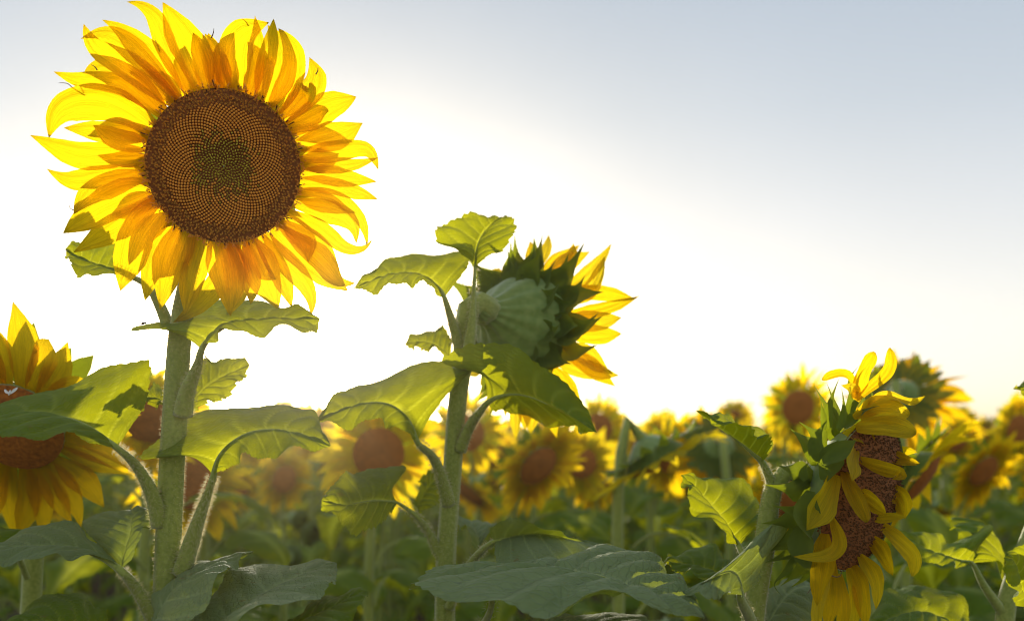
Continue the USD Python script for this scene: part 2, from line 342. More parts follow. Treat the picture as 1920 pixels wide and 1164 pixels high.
def make_kind(seed, detail, face='down', bud=False):
    """Parts of one sunflower facing local -y, standing on the origin. Returns a dict of lists of (mesh, uv, vein)."""
    rng = np.random.default_rng(seed); h = rng.uniform(1.30, 1.40)
    droop = {'level': rng.uniform(.05, .3), 'down': rng.uniform(.45, .9), 'nod': rng.uniform(1.0, 1.35)}[face]
    A = np.array([rng.uniform(-.25, .25), -math.cos(droop), -math.sin(droop)]); A = unit(A)
    R = rng.uniform(.028, .036) if bud else rng.uniform(.044, .058); C = np.array([rng.uniform(-.02, .02), -.05, h])
    back = C - A * .045
    stem = [np.zeros(3), np.array([.01, .02, h * .4]), np.array([-.01, .025, h * .78])]
    top = back - A * .03
    stem += [np.array([top[0] * .6, max(top[1], .0) + .01, max(h * .9, top[2] - .03)]), np.array([top[0], top[1] + .005, top[2] + .02 * math.sin(droop)]), back]
    lo = detail == 0
    out = {'h': h, 'stem': [(tube(stem, [.014, .0125, .011, .0095, .009, .012], 10 if lo else 26, 5 if lo else 9), None, None)], 'leaf': [], 'petiole': [], 'petal': [], 'bract': []}
    nl = 9 if lo else 20 if bud else 15; az = rng.uniform(0, 6.28)
    for i in range(nl):
        z = h * (.34 + .58 * i / nl) + rng.normal(0, .02); az += 2.4 + rng.normal(0, .3)
        L = rng.uniform(.16, .25) * (1.0 - .35 * (i / nl))
        (v, f, uv, ve), (pp, pr) = generic_leaf(rng, .011, z, az, L, 7 if lo else 16, 1 if lo else 3, not lo)
        out['leaf'].append(((v, f), uv, ve)); out['petiole'].append((tube(pp, pr, 4 if lo else 8, 3 if lo else 6, cap=False), None, None))
    A, U, V = axis_frame(A)
    out['receptacle'] = [(revolve(C, A, [(.010, -.05), (.022, -.044), (R * .7, -.028), (R * .98, -.008), (R * 1.0, 0)], 10 if lo else 24, .05), None, None)]
    rr = np.linspace(0, 1, 4 if lo else 9)
    hs = .012 * (1 - rr ** 2) - .004 * np.exp(-(rr / .3) ** 2)
    d = revolve(C, A, np.stack([np.maximum(rr, .01) * R, hs], 1)[::-1], 10 if lo else 28)
    out['seed_disc'] = [(d, None, None)]
    npet = 16 if lo else int(rng.integers(24, 32))
    if bud: npet = 0; del out['seed_disc']
    for i in range(npet):
        a = 2 * math.pi * (i + rng.uniform(-.3, .3)) / npet; rad = math.cos(a) * U + math.sin(a) * V
        pl = rng.uniform(.062, .092); fw = rng.uniform(-.25, .45); sag = rng.uniform(-.2, .5)
        b = C + rad * R * .96 - A * .003
        m = b + pl * .55 * unit(rad + A * .35 * fw); t = m + pl * .5 * unit(rad + A * fw + np.array([0, 0, -sag]) + .35 * rng.normal(0, .5) * np.cross(A, rad))
        v, f, uv = petal_surface([b, m, t], rng.uniform(.020, .030) * (1.5 if lo else 1), A, rng.normal(0, .25), rng.normal(0, .5), .25, .05, 4 if lo else 8, 1 if lo else 2, seed=int(rng.integers(1e6)))
        out['petal'].append(((v, f), uv, None))
    for i in range(10 if lo else 20):
        a = 2 * math.pi * (i + rng.uniform(-.3, .3)) / (10 if lo else 20); rad = math.cos(a) * U + math.sin(a) * V
        b = C + rad * R * .75 - A * .026; bl = rng.uniform(.05, .07)
        if bud: bl *= .8
        m = b + bl * .5 * unit(rad + (1.6 if bud else .15) * A); t = m + bl * .7 * unit(A * 1.2 - rad * rng.uniform(.2, .9)) if bud else m + bl * .55 * unit(rad * 1.0 - A * rng.uniform(-.2, .7))
        v, f, uv = petal_surface([b, m, t], .026, A, 0, 0, .3, 0, 4 if lo else 7, 1, seed=i)
        out['bract'].append(((v, f), uv, None))
    return out

def kind_prims(root, k, detail):
    """Writes a kind's parts below root: every petal and leaf a part (detail 2), or one mesh per organ."""
    def put(name, parent, items, mat, kind=None):
        if detail == 2:
            return [obj(name, m, mat, parent, uv=uv, vein=ve) for m, uv, ve in items]
        m = join([i[0] for i in items]); uv = np.vstack([i[1] for i in items]) if items[0][1] is not None else None
        ve = np.concatenate([i[2] for i in items]) if items[0][2] is not None else None
        return [obj(name if kind is None else kind, m, mat, parent, uv=uv, vein=ve, kind='stuff' if kind and root.startswith('/World/') else None)]
    put('stem', root, k['stem'], 'stem')
    lv = put('leaf', root, k['leaf'], 'leaf', None if detail == 2 else 'foliage')
    for i, p in enumerate(k['petiole'] if detail == 2 else []): obj('petiole', p[0], 'stem', lv[i])
    if detail != 2: put('petiole', lv[0], k['petiole'], 'stem', 'petioles')
    hd = put('flower_head', root, k['receptacle'], 'neck')[0]
    if k['petal']: put('petal', hd, k['petal'], k['mat'], None if detail == 2 else 'petals')
    put('bract', hd, k['bract'], 'bract', None if detail == 2 else 'bracts')
    if k['petal']: put('seed_disc', hd, k['seed_disc'], 'disc_far')

KINDS = {}
def define_kind(name, seed, detail, face, mat, bud=False):
    k = make_kind(seed, detail, face, bud); k['mat'] = mat
    root = '/World/' + name
    prim = stage.CreateClassPrim(root); prim.SetTypeName('Xform')
    kind_prims(root, k, detail)
    KINDS[name] = k['h']
    return root
NEAR = [define_kind(f'near_sunflower_kind_{i+1}', 11 + i, 2, fc, mt) for i, (fc, mt) in enumerate(
    [('level', 'petal'), ('down', 'petal_deep'), ('nod', 'petal_lemon'), ('level', 'petal_lemon'), ('down', 'petal')])]
MIDS = [define_kind(f'middle_sunflower_kind_{i+1}', 41 + i, 1, fc, mt) for i, (fc, mt) in enumerate(
    [('level', 'petal'), ('down', 'petal_deep'), ('down', 'petal'), ('nod', 'petal_lemon'), ('level', 'petal_deep'), ('down', 'petal_lemon')])]

LEAFY = [define_kind(f'leafy_sunflower_kind_{i+1}', 91 + i, 2, 'level', 'petal', True) for i in range(3)]
TAKEN = []
def plant_copy(src, x, y, rz, s, label, group=None, name='sunflower'):
    path = numbered('/World/' + name); xf = UsdGeom.Xform.Define(stage, path)
    xf.AddTranslateOp().Set(Gf.Vec3d(x, y, 0)); xf.AddRotateZOp().Set(rz); xf.AddScaleOp().Set(Gf.Vec3f(s, s, s))
    xf.GetPrim().GetReferences().AddInternalReference(src); xf.GetPrim().SetInstanceable(True)
    data(xf.GetPrim(), label, 'sunflower', group)
    TAKEN.append((x, y))

def head_at(src, px, py, d, rz, label):
    """A field sunflower whose flower stands at this pixel and depth."""
    p = P(px, py, d); s = p[2] / KINDS[src.split('/')[-1]]; a = math.radians(rz)
    plant_copy(src, p[0] - .05 * s * math.sin(a), p[1] + .05 * s * math.cos(a), rz, s, label)

head_at(NEAR[1], 14, 802, 1.06, 4, 'large blurred sunflower with brown face behind the leaf with the white moth')
head_at(NEAR[4], 268, 790, 1.9, 12, 'blurred orange sunflower half hidden behind the thick stem of the tallest flower')
head_at(NEAR[0], 372, 905, 2.1, 5, 'blurred brown-faced sunflower between the tallest stem and its glowing leaf stalk')
head_at(NEAR[3], 700, 850, 2.0, 8, 'golden sunflower glowing beside the low sun, behind the round yellow leaf')
head_at(NEAR[0], 884, 812, 3.2, 3, 'small blurred sunflower just past the stem of the flower seen from behind')
head_at(NEAR[1], 1006, 874, 2.2, 45, 'nodding sunflower with a big bare brown face and ragged petals under it')
head_at(NEAR[3], 1086, 868, 3.2, 10, 'yellow sunflower with small dark face beside the nodding brown one')
head_at(NEAR[2], 1232, 868, 1.75, 105, 'nodding sunflower turned away on an arched stem, its dark green bracts showing')
head_at(NEAR[0], 1130, 802, 4.2, -8, 'small sunflower rising above the field edge at the tip of the big dark leaf')
head_at(NEAR[3], 1234, 818, 5.0, 4, 'small round-faced sunflower just above the nodding one on the arched stem')
head_at(NEAR[0], 1505, 764, 3.7, 24, 'upright sunflower with tall oval face standing clear against the pale sky')
head_at(NEAR[1], 1700, 752, 2.3, 150, 'sunflower seen from its green back, just above the drooping flower')
head_at(NEAR[4], 1725, 900, 1.5, 56, 'orange sunflower turned sideways directly behind the drooping flower')
head_at(NEAR[1], 1842, 884, 2.7, 30, 'hanging dark-faced sunflower past the sideways orange one')
head_at(NEAR[1], 1352, 845, 2.5, 178, 'sunflower showing only its round green back among the yellow heads')
head_at(NEAR[4], 1372, 780, 6.5, 0, 'tiny lone sunflower poking above the skyline over a folded leaf')
head_at(NEAR[3], 1905, 806, 3.4, 20, 'yellow-green sunflower at the rim of the photo, taller than the row behind')

rng = np.random.default_rng(5)
cand = []
for iy in range(400):
    for ix in range(-200, 201):
        y = 1.75 + iy * .50 + rng.uniform(-.16, .16); x = ix * .42 + rng.uniform(-.14, .14)
        if abs(x) > y * .56 + .5 or y > 14: continue
        cand.append((x, y))
cand.sort(key=lambda c: c[1])
n_ind = 0; LIMIT_Y = 0
far_pts = []
for x, y in cand:
    if any((x - a) ** 2 + (y - b) ** 2 < .20 ** 2 for a, b in TAKEN): continue
    if n_ind < 262:
        near = y < 2.6
        if y < 4.2 and rng.random() < (.8 if near else .32):
            plant_copy(LEAFY[int(rng.integers(3))], x, y, float(rng.uniform(0, 360)), float(rng.normal(.77 if near else .84, .04)), 'leafy sunflower plant with a closed green bud, low among the first rows', 'leafy plants of the first rows'); n_ind += 1; LIMIT_Y = y
            continue
        src = (NEAR if near else MIDS)[int(rng.integers(len(NEAR if near else MIDS)))]
        s = rng.normal(1.0, .045) if y > 4 else rng.normal(.95, .04) if y > 2.6 else rng.normal(.87, .03)
        lab, grp = ('blurred yellow sunflower of the first rows behind the sharp flowers', 'sunflowers of the first rows') if near else ('small blurred sunflower among the crowded heads of the middle field', 'sunflowers of the middle field')
        rz = float(rng.normal(8, 40))
        plant_copy(src, x, y, rz, float(s), lab, grp); n_ind += 1; LIMIT_Y = y
    else:
        far_pts.append((x, y))
LIM = LIMIT_Y
print('individuals', n_ind, 'to', LIM)
for y0, y1, dens in ((14, 30, 4.5), (30, 70, 2.2), (70, 160, .9), (160, 330, .35)):
    n = int(dens * .58 * (y1 ** 2 - y0 ** 2) )
    yy = np.sqrt(rng.uniform(y0 ** 2, y1 ** 2, n)); xx = rng.uniform(-1, 1, n) * (yy * .58 + 1)
    far_pts += list(zip(xx, yy))
far_pts = np.array(far_pts)
pi = UsdGeom.PointInstancer.Define(stage, '/World/sunflower_field')
protos = []
for i, (fc, mt) in enumerate([('level', 'petal'), ('down', 'petal_deep'), ('down', 'petal'), ('nod', 'petal_lemon'), ('level', 'petal')]):
    k = make_kind(71 + i, 0, fc); k['mat'] = mt
    root = f'/World/sunflower_field/far_sunflower_kind_{i+1}'; UsdGeom.Xform.Define(stage, root); kind_prims(root, k, 1); protos.append(root)
pi.CreatePrototypesRel().SetTargets(protos)
N = len(far_pts); ang = np.radians(rng.normal(8, 40, N)) / 2; sc = rng.normal(1.0, .05, N)
pi.CreateProtoIndicesAttr(Vt.IntArray.FromNumpy(rng.integers(0, len(protos), N).astype(np.int32)))
pi.CreatePositionsAttr(Vt.Vec3fArray.FromNumpy(np.column_stack([far_pts, np.zeros(N)]).astype(np.float32)))
pi.CreateOrientationsAttr(Vt.QuathArray([Gf.Quath(float(math.cos(a)), 0, 0, float(math.sin(a))) for a in ang]))
pi.CreateScalesAttr(Vt.Vec3fArray.FromNumpy(np.repeat(sc[:, None], 3, 1).astype(np.float32)))
data(pi.GetPrim(), 'far rows of the sunflower field melting together towards the skyline', 'sunflower field', kind='stuff')
print('far', N)

# far wood along the skyline
def tree_mesh(seed):
    r = np.random.default_rng(seed); ms = [tube([(0, 0, 0), (.1, 0, 2.0), (0, .1, 4.0)], [.28, .16], 6, 6)]
    for i in range(4):
        a = r.uniform(0, 6.28); ms.append(tube([(0, 0, 1.8 + .4 * i), (math.cos(a), math.sin(a), 3.2 + .4 * i), (1.7 * math.cos(a), 1.7 * math.sin(a), 4.2 + .3 * i)], [.12, .04], 5, 5))
    pts = r.normal(0, 1, (420, 3)); pts = unit(pts) * r.uniform(.5, 1, (420, 1)) ** .4
    pts = pts * np.array([2.6, 2.6, 2.1]) + np.array([0, 0, 4.3]); pts = pts[meshkit.noise(pts * .9, seed) > .34]
    q = r.normal(0, 1, (len(pts), 2, 3)) * .35
    v = np.stack([pts, pts + q[:, 0], pts + q[:, 0] + q[:, 1], pts + q[:, 1]], 1).reshape(-1, 3)
    i = np.arange(len(pts))[:, None] * 4
    return ms, (v, np.vstack([i + [0, 1, 2], i + [0, 2, 3]]))
wi = UsdGeom.PointInstancer.Define(stage, '/World/distant_wood'); protos = []
for i in range(3):
    root = f'/World/distant_wood/far_tree_kind_{i+1}'; UsdGeom.Xform.Define(stage, root); ms, cr = tree_mesh(300 + i)
    obj('trunk', join(ms), 'wood_far', root); obj('crown', cr, 'wood_far', root, smooth=False); protos.append(root)
pts = []
for _ in range(900):
    x = rng.uniform(-300, 300); y = 330 + rng.uniform(0, 60); px = x / (K * y) + PX0
    dens = meshkit.noise(np.array([px / 90., 0, 0]), 9)
    if dens > .42 or 1255 < px < 1330: pts.append((x, y, -1.2 + 1.6 * (dens - .5)))
pts = np.array(pts); N = len(pts)
wi.CreatePrototypesRel().SetTargets(protos)
wi.CreateProtoIndicesAttr(Vt.IntArray.FromNumpy(rng.integers(0, 3, N).astype(np.int32)))
wi.CreatePositionsAttr(Vt.Vec3fArray.FromNumpy(pts.astype(np.float32)))
wi.CreateScalesAttr(Vt.Vec3fArray.FromNumpy(np.repeat(rng.uniform(.6, 1.0, (N, 1)), 3, 1).astype(np.float32)))
data(wi.GetPrim(), 'low dark line of distant trees along the skyline beyond the field', 'trees', kind='stuff')

# the evening haze: one closed box of even, thin air round everything
usdkit.material(stage, '/World/Looks/haze', {'v': ('principled_volume', {'color': (1.0, .86, .58), 'density': HAZE, 'anisotropy': HAZE_G})}, [], volume='v.volume')
LOOK['haze'] = UsdShade.Material.Get(stage, '/World/Looks/haze')
hb = trimesh.creation.box([1840, 1440, 9.0]); hb.apply_translation([0, 500, -1.6 + 4.5])
obj('haze', hb, 'haze', smooth=False, label='thin golden evening haze over the whole field', cat='haze', kind='stuff')
# ------------------------------------------------------------------ heads of the three near plants
def onplane(px, py, C, A, off=0.0):
    o = np.array([0, 0, H]); d = P(px, py, 1.0) - o
    t = ((C + A * off - o) @ A) / (d @ A)
    return o + d * t

def florets(head, C, A, R, rng, n=2300):
    """The disc of the open flower: buds in the middle, domes, and open florets towards the rim, each on the golden spiral."""
    A, U, V = axis_frame(A)
    hgt = lambda q: .010 * (1 - q ** 2) - .007 * math.exp(-(q / .36) ** 2)
    rr = np.linspace(0.01, 1, 12)
    obj('seed_disc', revolve(C, A, np.stack([rr * R, [hgt(q) - .0015 for q in rr]], 1)[::-1], 48), 'disc_base', head)
    ico = trimesh.creation.icosphere(1, 1.0); iv, jf = ico.vertices, ico.faces
    bins = {'centre_florets': [], 'dome_florets': [], 'open_florets': [], 'anther_tips': []}
    pit = R * math.sqrt(math.pi / n)
    for i in range(n):
        q = math.sqrt((i + .5) / n); a = i * 2.399963
        rad = math.cos(a) * U + math.sin(a) * V; tan = math.cos(a) * V - math.sin(a) * U
        p = C + rad * (q * R if q < .9 else q * R + rng.normal(.0012, .0016)) + A * hgt(q); s = pit * .5
        if q + rng.normal(0, .075) < .38:
            d = unit(A + rng.normal(0, .35, 3) - rad * .5); e = unit(np.cross(d, rad)); g = np.cross(d, e)
            L = s * rng.uniform(1.0, 1.7); w = s * rng.uniform(.42, .62)
            v = p + iv[:, :1] * e * w + iv[:, 1:2] * g * w + iv[:, 2:] * d * L
            bins['centre_florets'].append((v, jf))
        elif q < .775 + rng.normal(0, .018):
            w = s * rng.uniform(.80, .93); zz = s * rng.uniform(.85, 1.1)
            v = p + iv[:, :1] * rad * w + iv[:, 1:2] * tan * w + iv[:, 2:] * A * zz
            bins['dome_florets'].append((v, jf))
        else:
            d = unit(A + rad * rng.uniform(-.1, .5) + rng.normal(0, .22, 3)); e = unit(np.cross(d, tan)); g = np.cross(d, e)
            L = s * rng.uniform(1.5, 3.2); w = s * .46
            th = np.arange(5) * 1.2566 + rng.uniform(0, 6)
            ring = np.cos(th)[:, None] * e + np.sin(th)[:, None] * g
            b0 = p + ring * w * .8; b1 = p + d * L * .7 + ring * w; b2 = p + d * L * .95 + ring * w * 2.1
            v = np.vstack([b0, b1, b2]); bins['open_florets'].append((v, np.vstack([grid_faces(2, 5, True), np.stack([np.arange(5) + 5, (np.arange(5) + 1) % 5 + 5, np.arange(5) + 10], 1)])))
            if rng.random() < .55:
                w2 = w * .5; v = np.vstack([p + ring[[0, 2, 3]] * w2, [p + d * L * rng.uniform(1.0, 1.5)]])
                bins['anther_tips'].append((v, np.array([[0, 1, 3], [1, 2, 3], [2, 0, 3]])))
    for i in range(190):                                # ragged outermost ring
        a = rng.uniform(0, 6.283); rad = math.cos(a) * U + math.sin(a) * V; p = C + rad * R * rng.uniform(.95, 1.03) - A * .001
        d = unit(A * rng.uniform(.1, 1) + rad * rng.uniform(.3, 1) + rng.normal(0, .3, 3)); e = unit(np.cross(d, rad)); g = np.cross(d, e)
        L = rng.uniform(.003, .0075); w = pit * .22; th = np.arange(5) * 1.2566 + rng.uniform(0, 6); ring = np.cos(th)[:, None] * e + np.sin(th)[:, None] * g
        v = np.vstack([p + ring * w * .8, p + d * L * .7 + ring * w, p + d * L * .95 + ring * w * 2.1])
        bins['open_florets' if rng.random() < .75 else 'anther_tips'].append((v, np.vstack([grid_faces(2, 5, True), np.stack([np.arange(5) + 5, (np.arange(5) + 1) % 5 + 5, np.arange(5) + 10], 1)])))
    for nm, mt in (('centre_florets', 'floret_green'), ('dome_florets', 'floret_brown'), ('open_florets', 'floret_open'), ('anther_tips', 'floret_dark')):
        obj(nm, join(bins[nm]), mt, head, smooth=nm != 'open_florets', kind='stuff')

def near_petal(head, pts, width, A, rng, mat=None, **kw):
    kw.setdefault('roll', rng.normal(0, .18)); kw.setdefault('twist', rng.normal(0, .35)); kw.setdefault('cup', rng.uniform(.1, .35))
    v, f, uv = petal_surface(pts, width, A, nu=26, nt=5, seed=int(rng.integers(1e6)), **kw)
    obj('petal', (v, f), mat or ('petal', 'petal', 'petal', 'petal_deep')[int(rng.integers(3))], head, uv=uv)

def near_bract(head, pts, width, A, rng, **kw):
    v, f, uv = petal_surface(pts, width, A, rng.normal(0, .1), rng.normal(0, .4), .35, .04, 18, 3, seed=int(rng.integers(1e6)), **kw)
    obj('bract', (v, f), 'bract', head, uv=uv)

# ---------------------------------------------------------------- plant one: the tall open flower
rng = np.random.default_rng(21)
D = .86
C1 = P(420, 312, D); A1 = unit([.24, -1, -.16]); R1 = 141 * K * D
base = P(300, 1164, .90); base[2] = 0
one = thing('sunflower', base, 'tallest open sunflower facing the viewer, brown seed disc and full yellow petal ring', 'sunflower')
sp = [base, P(303, 1400, .90), P(310, 1164, .90), P(315, 1040, .90), P(321, 900, .90), P(328, 780, .90), P(336, 650, .90), P(345, 575, .90), P(366, 490, .905), P(398, 400, .905), C1 - A1 * .03]
sr = [.013, .0125, .0117, .0114, .0112, .0108, .0102, .0093, .0088, .0095, .012]
st = obj('stem', tube(sp, sr, 90, 26, .035, 9), 'stem', one)
hairs('stem_hairs', st, sp[1:9], sr[1:9], 5000, .0028, rng, .15, 1)
hd = obj('flower_head', revolve(C1, A1, [(.012, -.035), (.03, -.03), (.055, -.02), (R1 * .97, -.008), (R1, -.001)], 48, .05), 'neck', one)
florets(hd, C1, A1, R1, rng)
PET = [  # base, bend..., tip in pixels; width; layer; bend of the tip towards (+) or away
 ([(385,168),(350,80),(326,38),(305,5)],64,2,0),([(352,172),(312,80),(290,32),(262,10),(238,4)],46,1,0),([(340,180),(275,100),(225,55),(192,38)],52,1,0),([(325,186),(230,120),(178,85),(157,46)],54,2,0),
 ([(330,184),(250,95),(195,65),(152,73)],52,0,0),([(305,205),(215,158),(150,150),(101,135)],46,1,0),([(302,212),(240,150),(185,135),(155,156)],52,2,0),([(285,242),(190,192),(115,205),(92,258)],62,2,0),
 ([(285,250),(190,247),(120,240)],48,0,0),([(272,288),(170,292),(105,275),(57,254)],54,1,0),([(272,272),(225,262),(175,235)],40,2,0),([(275,312),(185,335),(130,338),(88,317)],46,1,0),
 ([(290,352),(200,385),(150,415),(119,437)],64,2,0),([(275,332),(190,352),(138,402)],50,0,0),([(300,366),(240,415),(180,450),(138,473)],52,1,0),([(312,378),(262,430),(240,490),(226,545)],66,3,0),
 ([(332,398),(300,470),(272,563)],56,1,0),([(352,410),(325,480),(300,580)],58,2,0),([(382,432),(365,505),(347,590)],56,1,0),([(430,455),(410,525),(370,575),(325,604)],46,0,0),
 ([(402,442),(425,505),(432,592)],62,2,0),([(430,457),(452,520),(425,594)],44,1,0),([(468,458),(500,525),(521,580)],62,2,0),([(450,460),(470,520),(470,570)],50,1,0),
 ([(490,452),(525,515),(547,577)],52,1,0),([(500,446),(548,505),(575,540),(585,570),(582,592)],44,1,0),([(520,436),(585,490),(625,525),(652,545)],68,2,0),([(530,425),(600,480),(630,525),(666,531)],56,1,0),
 ([(545,402),(605,432),(645,464),(680,466),(698,449)],30,2,0),([(552,385),(625,398),(662,425),(668,456)],46,1,0),([(560,366),(635,372),(680,420),(688,462)],26,2,0),([(562,346),(640,352),(708,374)],38,1,0),
 ([(566,326),(640,332),(706,341)],36,2,0),([(567,308),(640,312),(709,296)],36,1,0),([(565,291),(640,283),(690,282),(709,318)],38,2,0),([(560,272),(625,256),(680,231)],48,2,0),
 ([(553,254),(605,255),(660,270)],38,0,0),([(546,236),(605,207),(668,182)],52,2,0),([(532,226),(568,182),(590,148),(580,108)],50,2,0),([(516,206),(548,140),(548,92),(522,54)],48,2,0),
 ([(500,196),(528,130),(524,88),(502,48)],52,2,0),([(490,190),(502,110),(513,36)],38,0,0),([(470,182),(484,105),(478,30)],36,0,0),([(455,178),(440,110),(452,68),(504,43)],56,2,0),
 ([(436,172),(422,110),(440,66)],50,1,0),([(415,170),(405,115),(384,64)],52,1,0),([(400,168),(380,105),(362,62)],52,0,0)]
def hero_petal(px, w, lay):
    px = [(420 + (px[0][0] - 420) * .92, 312 + (px[0][1] - 312) * .92)] + list(px[1:])
    n = len(px); off = np.interp(np.linspace(0, 1, n), [0, .4, 1], [-.004 - .0015 * (3 - lay), -.004 + .004 * lay - .004, rng.normal(-.006, .012)])
    near_petal(hd, [onplane(x, y, C1, A1, o) for (x, y), o in zip(px, off)], w * (1.08 if lay > 1 else .95) * K * D, A1, rng)
for px, w, lay, _ in PET: hero_petal(px, w, lay)
for i in range(16):                                     # the back whorl that closes the gaps
    a = 2 * math.pi * (i + rng.uniform(-.35, .35)) / 16; l = rng.uniform(215, 262); b = a + rng.normal(0, .08)
    hero_petal([(420 + 143 * math.cos(a), 312 + 145 * math.sin(a)), (420 + 200 * math.cos(a), 312 + 200 * math.sin(a)), (420 + l * math.cos(b), 312 + l * math.sin(b))], rng.uniform(36, 50), 0)
for q in [[(162,182),(140,170),(128,158),(110,156)],[(182,132),(178,126),(171,122)],[(160,178),(152,164),(138,160)],[(159,392),(145,395),(132,391),(130,385)],[(396,72),(400,62),(401,54)],[(466,50),(460,42),(454,38)],[(300,98),(296,86),(291,76)],[(592,140),(596,132),(596,127)],[(616,490),(622,494),(628,493)]]:
    obj('dry_filament', tube([onplane(x, y, C1, A1, -.004) for x, y in q], [.0006, .0004, .0002], 14, 5), 'thread', hd)
A1f, U1, V1 = axis_frame(A1)
for i in range(22):
    a = 2 * math.pi * (i + rng.uniform(-.3, .3)) / 22; rad = math.cos(a) * U1 + math.sin(a) * V1
    b = C1 + rad * R1 * .7 - A1 * .02; m = b + rad * .02 + A1 * .002; near_bract(hd, [b, m, m + unit(rad - .6 * A1) * rng.uniform(.010, .02)], .024, A1, rng, spike=True)
LEAF1 = [
 ('leaf', [(240,517,.93),(195,500,.95),(150,485,.97),(122,467,.98)], [(240,517,.93),(252,470,.97),(215,452,1.0),(150,455,1.0),(122,467,.98)], [(240,517,.93),(205,521,.90),(150,512,.91),(128,480,.95),(122,467,.98)], ([(316,612,.905),(296,565,.91),(272,532,.92),(240,517,.93)],(.0055,.003)), 300),
 ('leaf', [(378,655,.86),(410,618,.865),(490,600,.84),(600,597,.83)], [(378,655,.86),(335,628,.87),(245,619,.90),(285,602,.95),(370,580,1.0),(450,564,1.0),(530,572,.93),(600,597,.83)], [(378,655,.86),(415,624,.82),(480,622,.79),(535,617,.78),(568,628,.79),(600,597,.83)], ([(343,778,.893),(352,730,.885),(372,680,.87),(378,655,.86)],(.0085,.0035)), 900),
 ('leaf', [(218,838,.845),(150,792,.86),(60,772,.86),(-90,815,.83)], [(218,838,.845),(262,775,.88),(281,690,.91),(274,676,.92),(200,697,.94),(110,722,.95),(40,743,.94),(-30,770,.90),(-90,815,.83)], [(218,838,.845),(170,826,.82),(90,818,.79),(0,813,.78),(-60,820,.80),(-90,815,.83)], ([(300,985,.895),(287,930,.885),(252,868,.865),(218,838,.845)],(.0075,.0038)), 1100),
 ('leaf', [(400,892,.86),(420,842,.86),(500,805,.845),(620,835,.80)], [(400,892,.86),(380,868,.86),(330,852,.87),(261,859,.89),(312,813,.94),(392,776,.98),(470,756,1.0),(545,758,.97),(600,795,.88),(620,835,.80)], [(400,892,.86),(440,866,.83),(500,853,.79),(560,847,.775),(620,835,.80)], ([(340,1075,.895),(362,1005,.885),(384,940,.87),(400,892,.86)],(.0085,.0042)), 1500),
 ('leaf', [(350,770,.92),(385,725,.97),(430,700,1.02),(469,684,1.05)], [(350,770,.92),(362,705,.98),(400,673,1.04),(445,671,1.07),(469,684,1.05)], [(350,770,.92),(390,758,.95),(430,737,.98),(469,684,1.05)], None, 0),
 ('leaf', [(318,765,.93),(290,745,.98),(250,757,1.02)], [(318,765,.93),(300,725,1.0),(275,735,1.04),(250,757,1.02)], [(318,765,.93),(295,757,.95),(268,760,.98),(250,757,1.02)], None, 0),
 ('leaf_pale', [(228,1070,.86),(170,1036,.87),(90,1024,.86),(0,1030,.84),(-70,1045,.82)], [(228,1070,.86),(176,1015,.90),(150,986,.92),(80,988,.92),(0,1010,.90),(-70,1045,.82)], [(228,1070,.86),(172,1040,.85),(100,1046,.82),(30,1050,.80),(-70,1045,.82)], ([(300,1190,.89),(272,1130,.88),(246,1090,.87),(228,1070,.86)],(.0068,.0045)), 700),
 ('leaf_pale', [(228,1068,.865),(243,1000,.90),(246,975,.93),(273,952,.98)], [(228,1068,.865),(178,1012,.92),(165,975,1.0),(205,962,1.03),(273,952,.98)], [(228,1068,.865),(255,1020,.87),(280,988,.90),(279,960,.95),(273,952,.98)], None, 0),
 ('leaf', [(185,1230,.80),(120,1175,.80),(60,1165,.79),(5,1180,.77)], [(185,1230,.80),(196,1160,.83),(160,1114,.86),(100,1120,.86),(45,1140,.84),(5,1180,.77)], [(185,1230,.80),(120,1205,.76),(60,1200,.75),(5,1180,.77)], None, 0),
 ('leaf_pale', [(280,1195,.80),(325,1108,.84),(385,1070,.87),(476,1033,.92)], [(280,1195,.80),(298,1115,.86),(345,1072,.91),(410,1052,.94),(476,1033,.92)], [(280,1195,.80),(335,1180,.76),(400,1100,.79),(440,1057,.86),(476,1033,.92)], None, 0),
 ('leaf_pale', [(350,1215,.78),(440,1150,.82),(530,1092,.88),(632,1056,.95)], [(350,1215,.78),(370,1135,.86),(430,1080,.93),(490,1054,.99),(570,1056,1.0),(632,1056,.95)], [(350,1215,.78),(450,1170,.74),(525,1128,.77),(600,1115,.82),(632,1056,.95)], None, 0),
 ('leaf', [(520,1185,.85),(600,1150,.86),(690,1107,.88)], [(520,1185,.85),(585,1135,.90),(640,1112,.93),(690,1107,.88)], [(520,1185,.85),(600,1185,.80),(665,1150,.83),(690,1107,.88)], None, 0)]
for i, (mt, a, b, c, pet, nh) in enumerate(LEAF1): stalked(one, (a, b, c, pet), mt, rng, nh, seed=100 + i, tooth=.0036, tooth_len=.0125)

